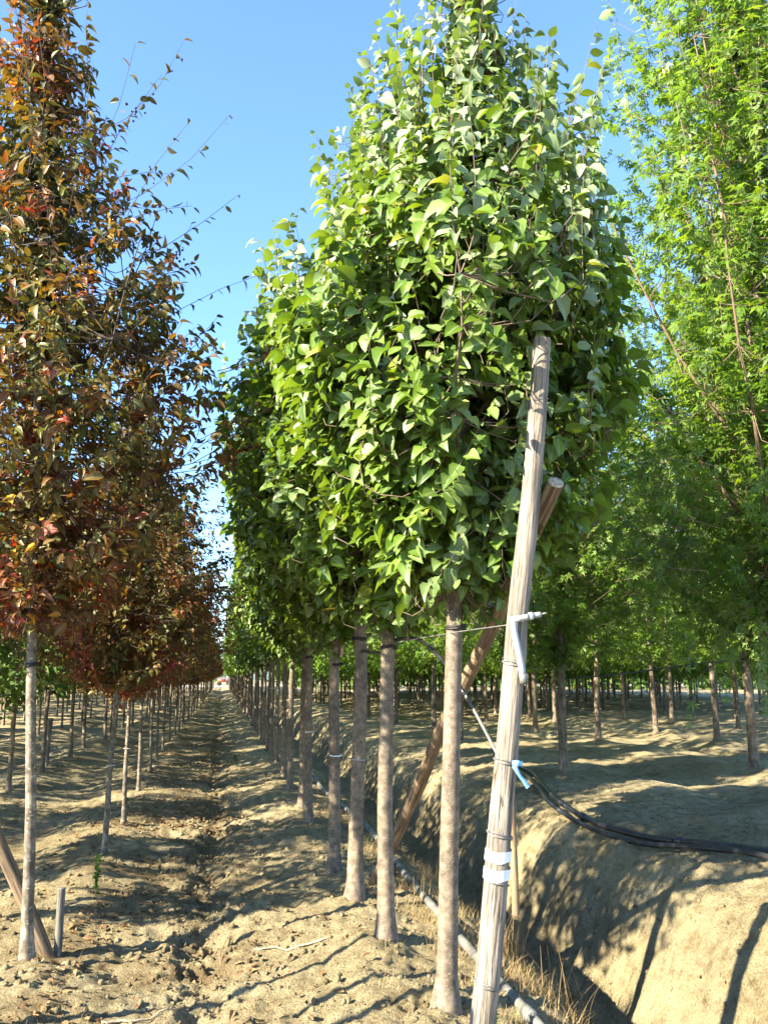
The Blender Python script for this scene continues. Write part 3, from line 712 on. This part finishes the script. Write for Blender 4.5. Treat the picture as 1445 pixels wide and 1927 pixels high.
# ------------------------------------------------------------------ end post, brace and what is tied to them
def local_tube(name, mat, L_, r0, r1, parent=None, sides=18, nseg=26, seed=0, capm=None, wob=.008, bumps=()):
    """round timber along local +Z from 0 to L_"""
    rs_ = np.random.RandomState(seed)
    z = np.linspace(0, L_, nseg); th = np.arange(sides) * 2 * PI / sides
    cx_ = wob * pn(z * 1.1, z * 0, seed) * 2; cy_ = wob * pn(z * 1.1, z * 0 + 3, seed + 1) * 2
    r = np.linspace(r0, r1, nseg)[:, None] * (1 + .035 * pn(z[:, None] * 2 + th[None] * 0, np.cos(th)[None] * 1.5 + z[:, None] * .2, seed + 2) + .03 * pn(np.cos(th)[None] * 4 + z[:, None] * .05, np.sin(th)[None] * 4 + z[:, None] * .05, seed + 3))
    for (bz, ba, bh, bw) in bumps:
        r = r + bh * np.exp(-((z[:, None] - bz) / bw) ** 2 - ((np.angle(np.exp(1j * (th[None] - ba)))) / .5) ** 2)
    V_ = np.stack([cx_[:, None] + r * np.cos(th), cy_[:, None] + r * np.sin(th), np.broadcast_to(z[:, None], r.shape)], -1).reshape(-1, 3)
    j = (np.arange(nseg - 1) * sides)[:, None]; s = np.arange(sides)[None]; s2 = (s + 1) % sides
    F_ = np.stack([j + s, j + s2, j + sides + s2, j + sides + s], -1).reshape(-1, 4)
    o_ = obj(name, mesh(name, V_, [F_], mat, smooth=True), parent)
    # end faces with a slight bevel
    for zz_, rr, sg, k0 in ((L_, r[-1], 1, (nseg - 1)), (0, r[0], -1, 0)):
        if sg < 0: continue          # the lower end is in the soil
        c = np.array([cx_[k0], cy_[k0], zz_]); V2, F4, F3 = [], [], []
        for f_, dz in ((1.0, 0), (.93, .006), (.5, .007)):
            for q in range(sides): V2.append(c + np.array([rr[q] * f_ * math.cos(th[q]), rr[q] * f_ * math.sin(th[q]), dz]))
        V2.append(c + np.array([0, 0, .006]))
        for ring in range(2):
            for q in range(sides):
                q2 = (q + 1) % sides
                F4.append((ring * sides + q, ring * sides + q2, (ring + 1) * sides + q2, (ring + 1) * sides + q))
        for q in range(sides): F3.append((2 * sides + q, 2 * sides + (q + 1) % sides, 3 * sides))
        obj('cut_end', mesh('cut_end', np.array(V2), [np.array(F4), np.array(F3)], capm or mat), o_)
    return o_

def aim(o, p0, p1):
    d = Vector(p1) - Vector(p0)
    o.location = p0; o.rotation_euler = d.to_track_quat('Z', 'Y').to_euler()
    return d.length

pb, pt = Vector((1.042, 3.742, -.35)), Vector((1.531, 3.83, 3.365))
PL = (pt - pb).length
post = thing('wooden_post', 'tall weathered grey wooden post leaning right at the end of the green row', 'post')
aim(post, pb, pt)
timber = local_tube('timber', M['post_wood'], PL, .057, .0435, post, 22, 44, 3, M['cut_wood'], .012,
                    ((2.2, -2.0, .010, .05), (1.95, -1.2, .008, .04), (1.5, 2.9, .008, .06), (2.75, -1.6, .007, .05)))
PR = (pt - pb).normalized()
def post_ring(name, zl, mat, r, thick, tilt=.012, loops=2):
    th = np.linspace(0, 2 * PI * loops, 24 * loops + 1)
    rr = r + .002 * np.sin(3 * th)
    ox, oy = axis_off(zl)
    P = np.stack([ox + np.cos(th) * rr, oy + np.sin(th) * rr, zl + tilt * np.sin(th + .6) + .009 * th / (2 * PI) + .004 * np.sin(2.3 * th)], 1)
    v_, f_ = tubes(P[None], np.full((1, len(P)), thick), 6)
    return obj(name, mesh(name, v_, f_, mat, smooth=True), post)
def axis_off(z):
    return .024 * float(pn(np.array([z * 1.1]), np.array([0.]), 3)[0]), .024 * float(pn(np.array([z * 1.1]), np.array([3.]), 4)[0])
def radius_at(z): return .057 + (.0435 - .057) * z / PL
def on_post(z):  # world height -> local
    return (z - pb.z) / PR.z
for z, lp in ((1.75, 3), (1.32, 2), (1.015, 2), (.83, 1), (.42, 2)):
    zl = on_post(z); post_ring('wire_tie', zl, M['wire'], radius_at(zl) + .004, .0035, .012, lp)
def tape(z, h):
    zl = on_post(z); r = radius_at(zl) + .005; ox, oy = axis_off(zl)
    th = np.linspace(0, 2 * PI, 37)
    rows_ = []
    for q, f_ in enumerate((0, .33, .66, 1)):
        rows_.append(np.stack([ox + np.cos(th) * (r + .001 * np.sin(5 * th)), oy + np.sin(th) * (r + .001 * np.sin(5 * th)), zl + h * (f_ - .5) + .012 * np.sin(th * 1 + 2.2) + .002 * np.sin(4 * th + f_)], 1))
    V_ = np.concatenate(rows_); n_ = len(th)
    ii_ = (np.arange(3)[:, None] * n_ + np.arange(n_ - 1)[None]).ravel()
    o_ = obj('white_tape', mesh('white_tape', V_, [np.stack([ii_, ii_ + 1, ii_ + n_ + 1, ii_ + n_], 1)], M['white_tape'], smooth=True), post)
    return o_
tape(.945, .045); t2 = tape(.872, .045)
# small printed mark on the lower tape
th = np.linspace(-1.55, -1.0, 8); zl = on_post(.872); V_, F_ = [], []
for k_ in range(2):
    for q in range(0, 7, 2):
        b = len(V_)
        r = radius_at(zl) + .0072
        for (a_, dz) in ((th[q], 0), (th[q + 1], 0), (th[q + 1], .011), (th[q], .011)):
            V_.append((axis_off(zl)[0] + math.cos(a_) * r, axis_off(zl)[1] + math.sin(a_) * r, zl - .022 + k_ * .016 + dz + .012 * math.sin(a_ + 2.2)))
        F_.append((b, b + 1, b + 2, b + 3))
obj('print_mark', mesh('print_mark', np.array(V_), [np.array(F_)], M['tape_print']), t2)

# blue ribbon tied on the post
def strip(name, pts, width, mat, side=(0, 0, 1), parent=None, thick=.0012):
    p = smooth_path(pts, 24); s = norm(np.array([side], float))[0]
    t_ = norm(np.gradient(p, axis=0)); s_ = norm(np.cross(t_, np.cross(np.broadcast_to(s, t_.shape), t_)))
    n_ = norm(np.cross(t_, s_))
    w_ = np.full((24, 1), width / 2) * (1 + .15 * np.sin(np.linspace(0, 9, 24)))[:, None]
    V_ = np.concatenate([p + s_ * w_ + n_ * thick, p - s_ * w_ + n_ * thick, p - s_ * w_ - n_ * thick, p + s_ * w_ - n_ * thick])
    F_ = []
    for q in range(23):
        for a_ in range(4):
            b_ = (a_ + 1) % 4
            F_.append((a_ * 24 + q, b_ * 24 + q, b_ * 24 + q + 1, a_ * 24 + q + 1))
    F_ += [(0, 24, 48, 72), (23, 95, 71, 47)]
    return obj(name, mesh(name, V_, [np.array(F_)], mat, smooth=False), parent)
bx = pb + PR * on_post(1.325)
rib = thing('blue_ribbon', 'short blue plastic ribbon tied to the wooden post', 'ribbon', (bx.x + .03, bx.y - .06, bx.z))
strip('knot', [(-.02, .005, .0), (.0, -.012, .004), (.022, 0, .0), (.028, .015, -.004)], .024, M['blue_tape'], (0, 0, 1), rib)
strip('tail', [(-.018, -.002, -.005), (-.008, -.010, -.022), (.008, -.010, -.05), (.030, -.004, -.075), (.048, .0, -.10)], .017, M['blue_tape'], (.8, 0, .45), rib)

# brace
b0, b1 = Vector((1.30, 7.65, -.12)), Vector((1.625, 3.97, 2.665))
br = thing('brace_pole', 'slanting brown brace pole running up from the ground to the wooden post', 'pole')
L_ = aim(br, b0, b1)
local_tube('timber', M['brace_wood'], L_, .047, .041, br, 16, 30, 9, M['cut_wood'], .02, ((3.3, 1.0, .008, .05), (1.6, 2.0, .01, .05)))
# small root-like strip hanging under the brace top
strip('bark_strip', [(0.03, .03, L_ - .28), (.07, .04, L_ - .36), (.11, .06, L_ - .45)], .012, M['brace_wood'], (0, 1, 0), br)

# thin pale stick tied behind the post
sk = thing('stick', 'thin pale debarked stick tied behind the wooden post', 'stick')
L_ = aim(sk, (1.352, 3.97, .64), (1.328, 3.93, 1.21))
local_tube('timber', M['brace_wood'], L_, .017, .013, sk, 10, 14, 12, None, .012)

# grey elbow pipe tied to the post
def pipe_obj(name, pts, r, mat, label=None, cat=None, parent=None, n=30, sides=10, couplings=(), group=None, smoothp=True, cm=None):
    p = smooth_path(pts, n) if smoothp else np.array(pts, float)
    base = p[0].copy() if parent is None else np.zeros(3)
    v_, f_ = tubes((p - base)[None], np.full((1, len(p)), r), sides, True)
    if parent is None:
        t = thing(name, label, cat, tuple(base), group)
        obj('tube', mesh(name, v_, f_, mat, smooth=True), t)
        for c in couplings:
            k_ = min(int(c * (len(p) - 1)), len(p) - 2)
            q0, q1 = p[k_] - base, p[k_ + 1] - base
            d_ = (q1 - q0) / np.linalg.norm(q1 - q0)
            pts_ = np.array([q0 - d_ * r * 1.6, q0 - d_ * r * 1.5, q0 + d_ * r * 1.5, q0 + d_ * r * 1.6])
            v2, f2 = tubes(pts_[None], np.array([[r * 1.05, r * 1.28, r * 1.28, r * 1.05]]), sides, True)
            obj('coupling', mesh('coupling', v2, f2, cm or mat, smooth=False), t)
        return t
    return obj(name, mesh(name, v_, f_, mat, smooth=True), parent)
c0 = pb + PR * on_post(1.96)
ep = thing('elbow_pipe', 'grey plastic elbow pipe wired upright to the wooden post', 'pipe', (c0.x - .05, c0.y - .068, c0.z))
pipe_obj('arm', [(0, 0, 0), (.07, -.004, .012), (.075, -.006, .015)], .0155, M['pvc'], parent=ep, n=6)
pipe_obj('collar', [(.075, -.006, .015), (.092, -.006, .018)], .019, M['pvc'], parent=ep, n=3)
pipe_obj('nozzle', [(.092, -.006, .018), (.13, -.008, .025)], .013, M['pvc'], parent=ep, n=4)
pipe_obj('spike', [(.13, -.008, .025), (.158, -.01, .031)], .004, M['cut_wood'], parent=ep, n=3)
pipe_obj('riser', [(0, 0, .014), (.003, 0, -.05), (.022, -.002, -.15), (.040, .0, -.265)], .0155, M['pvc'], parent=ep, n=10)
pipe_obj('end_sleeve', [(.038, 0, -.245), (.043, 0, -.285)], .019, M['grey_pipe'], parent=ep, n=3)

# support wire from the post along the green row and the black hose hung on it
wp = [(c0.x - .05, c0.y, 1.94), (1.25, 4.62, 1.945), (1.14, 5.69, 1.93), (1.11, 6.9, 1.92), (1.07, 7.82, 1.90), (1.08, 10.24, 1.88), (1.1, 11.43, 1.87)]
pipe_obj('support_wire', wp, .0032, M['wire'], 'thin grey wire strung from the wooden post to the tied green trunks', 'wire', n=60, sides=5)
hp = [(1.09, 6.95, 1.915), (1.18, 6.2, 1.88), (1.14, 5.78, 1.945), (1.20, 5.55, 1.955), (1.25, 5.38, 1.93), (1.30, 5.1, 1.82), (1.32, 4.93, 1.73), (1.37, 4.8, 1.60)]
pipe_obj('black_hose', hp, .012, M['black_pipe'], 'black drip hose hanging from the trunk ties beside the front green tree', 'hose', n=40, sides=8)
pipe_obj('grey_rod', [(1.37, 4.82, 1.61), (1.385, 4.6, 1.48), (1.39, 4.3, 1.317), (1.395, 4.18, 1.25)], .0085, M['grey_pipe'], 'thin grey tube slanting down behind the wooden post', 'tube', n=12, sides=8)

# grey irrigation pipe lying along the row
gp = [(1.66 + .05 * math.sin(y * .8), y, gz(1.66, y) + .03 + .012) for y in (2.6, 3.6, 4.6, 5.6, 6.6, 8, 9.5, 11.5, 14, 17)]
pipe_obj('irrigation_pipe', gp, .030, M['grey_pipe'], 'grey irrigation pipe lying on the ground beside the green row', 'pipe', n=90, sides=12, couplings=(.12, .235, .42, .7))
# two black pipes on the ditch bank
for k_, (dx, dz, r, lab) in enumerate(((0, .028, .025, 'front one of two shiny black pipes along the ditch bank'), (.11, .034, .031, 'back one of two black pipes along the ditch bank, thicker'))):
    bp_ = [(x + dx, y, gz(x + dx, y) + dz + .02) for x, y in ((4.6, 14), (4.42, 12.4), (4.1, 11.0), (3.8, 9.8), (3.72, 8.7), (3.86, 7.8), (4.02, 7.1), (4.2, 6.3), (4.4, 5))]
    pipe_obj('black_pipe', bp_, r, M['black_pipe'], lab, 'pipe', n=80, sides=10, couplings=(.42, .62) if k_ == 0 else (.47, .7), group='black pipes on the ditch bank')
# hose and wire in the maple field
pipe_obj('black_hose', [(5.15, 12.5, 1.68), (6.1, 12.45, 1.76), (7.2, 12.4, 1.90), (8.1, 12.35, 1.98)], .013, M['black_pipe'], 'black hose strung between two maple trunks beyond the ditch', 'hose', n=24, sides=6)
pipe_obj('support_wire', [(8.1, 18.5, 2.2), (10.6, 18.3, 2.12), (13.8, 18.4, 2.3)], .006, M['wire'], 'pale wire strung between maple trunks far beyond the ditch', 'wire', n=14, sides=4)

# stakes on the left
st = thing('leaning_stake', 'leaning brown wooden stake behind the nearest bronze tree trunk', 'stake')
L_ = aim(st, (-1.0, 6.12, -.1), (-1.98, 6.35, 1.75))
local_tube('timber', M['brace_wood'], L_, .046, .038, st, 12, 22, 15, M['cut_wood'], .03)
st = thing('short_stake', 'short grey wooden stake in the ground beside the nearest bronze tree', 'stake')
L_ = aim(st, (-.97, 6.15, -.1), (-.975, 6.16, .355))
local_tube('timber', M['grey_stake'], L_, .026, .026, st, 10, 8, 16, M['grey_stake'], .004)
st = thing('stub_post', 'short dark wooden stub post among the trees of the left field', 'post')
L_ = aim(st, (-3.28, 17.9, -.1), (-3.25, 17.9, .92))
local_tube('timber', M['grey_stake'], L_, .05, .045, st, 10, 10, 17, M['grey_stake'], .006)
# added stakes, out of view on the left, cast shadow stripes over the foreground
for x0, y0, h0, dx in ((-1.62, 4.15, 1.75, .05), (-1.70, 3.72, 2.0, -.04), (-1.55, 3.20, 1.8, .08), (-1.78, 4.62, 1.9, -.06), (-1.66, 2.75, 1.9, .03)):
    st = thing('shadow_stake', 'added wooden stake out of view on the left, casting a shadow stripe', 'stake', group='added stakes casting foreground shadow stripes')
    L_ = aim(st, (x0, y0, gz(x0, y0) - .1), (x0 + dx, y0 + .03, gz(x0, y0) + h0))
    local_tube('timber', M['brace_wood'], L_, .034, .028, st, 10, 12, 18, M['cut_wood'], .02)
# broken side stub on the fourth green trunk
v_, f_ = tubes(np.array([[(-.03, -.045, 1.98), (-.035, -.05, 2.06), (-.05, -.06, 2.10)]]), np.array([[.016, .018, .012]]), 8, True)
obj('broken_stub', mesh('broken_stub', v_, f_, M['cut_wood'], smooth=True), green[3])

# ------------------------------------------------------------------ ground cover
def blades(pos, hgt_, lean, width, rs, tone=None, young=None, seg=4):
    n = len(pos)
    a_ = rs.uniform(0, 2 * PI, n); d = np.stack([np.cos(a_), np.sin(a_), a_ * 0], 1)
    u = np.linspace(0, 1, seg)[None, :, None]
    P = pos[:, None] + np.array([0, 0, 1.0]) * (hgt_[:, None, None] * (u - .25 * lean[:, None, None] * u * u)) + d[:, None] * (hgt_ * lean)[:, None, None] * u ** 1.8
    s = np.stack([-d[:, 1], d[:, 0], d[:, 2]], 1)[:, None] * (width[:, None, None] * (1 - u * .85) / 2)
    V = np.stack([P - s, P + s], 2).reshape(-1, 3)
    b = (np.arange(n) * seg * 2)[:, None]; q = (np.arange(seg - 1) * 2)[None]
    F_ = np.stack([b + q, b + q + 1, b + q + 3, b + q + 2], -1).reshape(-1, 4)
    t = rs.uniform(0, 1, n) if tone is None else tone
    y_ = np.zeros(n) if young is None else young
    col = np.stack([np.repeat(t, seg * 2), np.repeat(y_, seg * 2), np.zeros(n * seg * 2)], 1)
    return V, F_, col
rs = np.random.RandomState(9)
def scatter(n, xf, yf):
    x = xf(n); y = yf(n); return np.stack([x, y, hgt(x, y)], 1)
# short dry grass along the pipe and the ditch edge
cx_, cy_ = rs.uniform(1.35, 2.25, 420), 3.4 + 9 * rs.rand(420) ** 1.6
idx = rs.randint(0, 420, 9000)
x = cx_[idx] + rs.normal(0, .05, 9000); y = cy_[idx] + rs.normal(0, .05, 9000)
pos = np.stack([x, y, hgt(x, y) - .01], 1)
yg = (rs.rand(420) < .07)[idx] * rs.uniform(.3, 1, 9000)
V_, F_, cc = blades(pos, rs.uniform(.03, .13, 9000), rs.uniform(.2, 1.2, 9000), rs.uniform(.002, .005, 9000), rs, None, yg)
tag(obj('dry_grass', mesh('dry_grass', V_, [F_], M['dry_grass'], cc)), 'thin dry straw grass along the pipe and ditch edge', 'grass', kind='stuff')
# sparse straw on path, row feet and bank
n = 12000
x = np.concatenate([rs.normal(-1.1, .4, 4000), rs.normal(1.05, .35, 3000), rs.uniform(3.1, 4.9, 5000)]); y = 4 + 14 * rs.rand(n) ** 1.6
cen = pn(x * 2.5, y * 2.5, 40) > .12
x, y = x[cen], y[cen]; n = len(x)
V_, F_, cc = blades(np.stack([x, y, hgt(x, y) - .008], 1), rs.uniform(.02, .09, n), rs.uniform(.4, 1.6, n), rs.uniform(.002, .0045, n), rs, None, (rs.rand(n) < .08) * .8)
tag(obj('dry_straw', mesh('dry_straw', V_, [F_], M['dry_grass'], cc)), 'sparse straw scattered at the feet of the trees and on the bank', 'straw', kind='stuff')
# fallen leaves
n = 9200
x = np.concatenate([rs.normal(-.75, .5, 5000), rs.normal(-.1, .3, 2600), rs.uniform(-3.5, 5, 1600)])
y = np.concatenate([4.3 + 26 * rs.rand(5000) ** 1.2, 5 + 22 * rs.rand(2600) ** 1.1, 4 + 14 * rs.rand(1600)])
keep = (pn(x * 1.1, y * .7, 41) + .35 * pn(x * 4, y * 4, 42) > .02) | (rs.rand(n) < .12)
x, y = x[keep], y[keep]; n = len(x)
lv, lf, lc = leaves(OVR, np.stack([x, y, hgt(x, y) + .012], 1), rs.normal(0, 1, (n, 3)) * np.array([1, 1, .25]), rs.normal(0, .35, (n, 3)) + np.array([0, 0, 1]), rs.uniform(.025, .065, n), rs.uniform(0, 1, n) ** 1.2, np.zeros(n), rs)
tag(obj('fallen_leaves', mesh('fallen_leaves', lv, lf, M['dead_leaf'], lc)), 'brown fallen leaves lying on the path and under the bronze row', 'leaves', kind='stuff')
# soil clods
n = 11000
x = np.concatenate([rs.normal(-.08, .12, 2000), rs.uniform(-1.8, 1.7, 6000), rs.uniform(3.0, 5.2, 3000)]); y = 3.6 + 9 * rs.rand(n) ** 1.5
ico = np.array([(0, 0, 1), (.89, 0, .45), (.28, .85, .45), (-.72, .53, .45), (-.72, -.53, .45), (.28, -.85, .45), (.72, .53, -.45), (-.28, .85, -.45), (-.89, 0, -.45), (-.28, -.85, -.45), (.72, -.53, -.45), (0, 0, -1)])
fi = np.array([(0, 1, 2), (0, 2, 3), (0, 3, 4), (0, 4, 5), (0, 5, 1), (1, 6, 2), (2, 7, 3), (3, 8, 4), (4, 9, 5), (5, 10, 1), (2, 6, 7), (3, 7, 8), (4, 8, 9), (5, 9, 10), (1, 10, 6), (6, 11, 7), (7, 11, 8), (8, 11, 9), (9, 11, 10), (10, 11, 6)])
sz = .004 + .022 * rs.rand(n) ** 6
V_ = np.stack([x, y, hgt(x, y) + sz * .2], 1)[:, None] + ico[None] * rs.uniform(.6, 1.3, (n, 12, 1)) * (sz[:, None] * rs.uniform(.7, 1.3, (n, 3)))[:, None]
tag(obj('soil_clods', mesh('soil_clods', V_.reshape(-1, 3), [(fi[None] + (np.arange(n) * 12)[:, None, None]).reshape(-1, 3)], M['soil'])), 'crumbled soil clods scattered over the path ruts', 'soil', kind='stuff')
# reed-like dry clumps at the ditch edge
for k_, (x0, y0, n_, h0, lab) in enumerate(((2.02, 6.15, 70, .42, 'tall rusty dry grass clump at the ditch edge behind the wooden post'), (1.98, 5.0, 40, .40, 'bent dry straw clump beside the grey pipe at the lower right'), (1.62, 6.9, 30, .30, 'small rusty dry weed at the ditch edge behind the front green tree'), (1.9, 7.9, 30, .34, 'thin dry weed at the ditch edge by the brace pole'))):
    t = thing('dry_grass_clump', lab, 'grass clump', (x0, y0, gz(x0, y0)), 'dry grass clumps at the ditch edge')
    p_ = np.stack([rs.normal(0, .06, n_), rs.normal(0, .06, n_), np.full(n_, -.02)], 1)
    V_, F_, cc = blades(p_, rs.uniform(.4, 1.1, n_) * h0, rs.uniform(.1, .7, n_), rs.uniform(.003, .007, n_), rs, rs.uniform(0, .5, n_), None, 6)
    obj('blades', mesh('clump_blades', V_, [F_], M['dry_grass'], cc), t)
# green weeds
for k_, (x0, y0, h0, lab) in enumerate(((-.92, 7.45, .30, 'single upright bright green weed on the path side near the bronze trees'), (.33, 19.0, .14, 'small green weed in the middle of the path further along'), (1.38, 4.45, .16, 'small green leafy weed at the foot of the front green tree'))):
    t = thing('green_weed', lab, 'weed', (x0, y0, gz(x0, y0) - .01), 'green weeds')
    v_, f_ = tubes(np.array([[(0, 0, 0), (.01, 0, h0 * .5), (.0, .01, h0)]]), np.array([[.004, .003, .0015]]), 5)
    obj('stem', mesh('weed_stem', v_, f_, M['weed'], np.full((len(v_), 3), .3)), t)
    n_ = 60; hz = rs.uniform(.15, 1, n_) * h0; aa = rs.uniform(0, 2 * PI, n_)
    d_ = np.stack([np.cos(aa), np.sin(aa), aa * 0 + .8], 1)
    lv, lf, lc = leaves(OVRL, np.stack([aa * 0, aa * 0, hz], 1), d_, np.stack([-np.cos(aa), -np.sin(aa), aa * 0 + .8], 1), rs.uniform(.03, .055, n_), rs.uniform(0, 1, n_), np.zeros(n_), rs)
    obj('leaves', mesh('weed_leaves', lv, lf, M['weed'], lc), t)
# fallen sticks
for k_, (x0, y0, a_, l_, lab) in enumerate(((-.55, 5.0, .3, .35, 'pale twig lying on the foreground path'), (.75, 5.9, 2.9, .5, 'long dry twig lying at the foot of the green trees'), (5.6, 11.2, -.4, .8, 'dry branch lying on the bank under the dark maple trunk'))):
    P = np.array([[x0 + math.cos(a_) * l_ * t_, y0 + math.sin(a_) * l_ * t_ + .02 * math.sin(9 * t_), 0] for t_ in np.linspace(0, 1, 8)])
    P[:, 2] = hgt(P[:, 0], P[:, 1]) + .012
    v_, f_ = tubes(P[None], np.linspace(.008, .004, 8)[None], 6, True)
    tag(obj('fallen_twig', mesh('fallen_twig', v_, f_, M['cut_wood'], smooth=True)), lab, 'twig', 'fallen twigs')

# ------------------------------------------------------------------ red tractor on the far road
M['tractor_red'] = plain('tractor_red', (0.42, 0.07, 0.035), 0.4, 0.1, 3)
M['tyre'] = plain('tyre', (0.02, 0.02, 0.02), 0.8)
M['cab_glass'] = plain('cab_glass', (0.10, 0.13, 0.15), 0.1, 0.1, 2, 0.8)
def boxmesh(name, lo, hi, mat, parent, bev=.06):
    (x0, y0, z0), (x1, y1, z1) = lo, hi; b = bev
    V_ = []
    for z, k_ in ((z0, b), (z0 + b, 0), (z1 - b, 0), (z1, b)):
        for (x, y) in ((x0 + k_, y0 + k_), (x1 - k_, y0 + k_), (x1 - k_, y1 - k_), (x0 + k_, y1 - k_)): V_.append((x, y, z))
    F_ = [(3, 2, 1, 0), (12, 13, 14, 15)]
    for r_ in range(3):
        for q in range(4):
            q2 = (q + 1) % 4; F_.append((r_ * 4 + q, r_ * 4 + q2, r_ * 4 + 4 + q2, r_ * 4 + 4 + q))
    return obj(name, mesh(name, np.array(V_), [np.array(F_)], mat), parent)
t = thing('tractor', 'small red tractor standing on the pale road at the far end of the path', 'tractor', (.2, 172, .07))
boxmesh('hood', (-1.0, -.4, .75), (.6, .4, 1.35), M['tractor_red'], t)
cb = boxmesh('cab', (.55, -.6, .8), (1.7, .6, 2.1), M['cab_glass'], t)
boxmesh('roof', (.45, -.68, 2.1), (1.8, .68, 2.28), M['tractor_red'], cb)
for (x, y, r) in ((-.7, -.6, .45), (-.7, .6, .45), (1.25, -.7, .7), (1.25, .7, .7)):
    P = np.array([[(x, y - .17, r), (x, y - .15, r), (x, y + .15, r), (x, y + .17, r)]])
    v_, f_ = tubes(P, np.array([[r * .85, r, r, r * .85]]), 16, True)
    w_ = obj('wheel', mesh('wheel', v_, f_, M['tyre'], smooth=False), t)
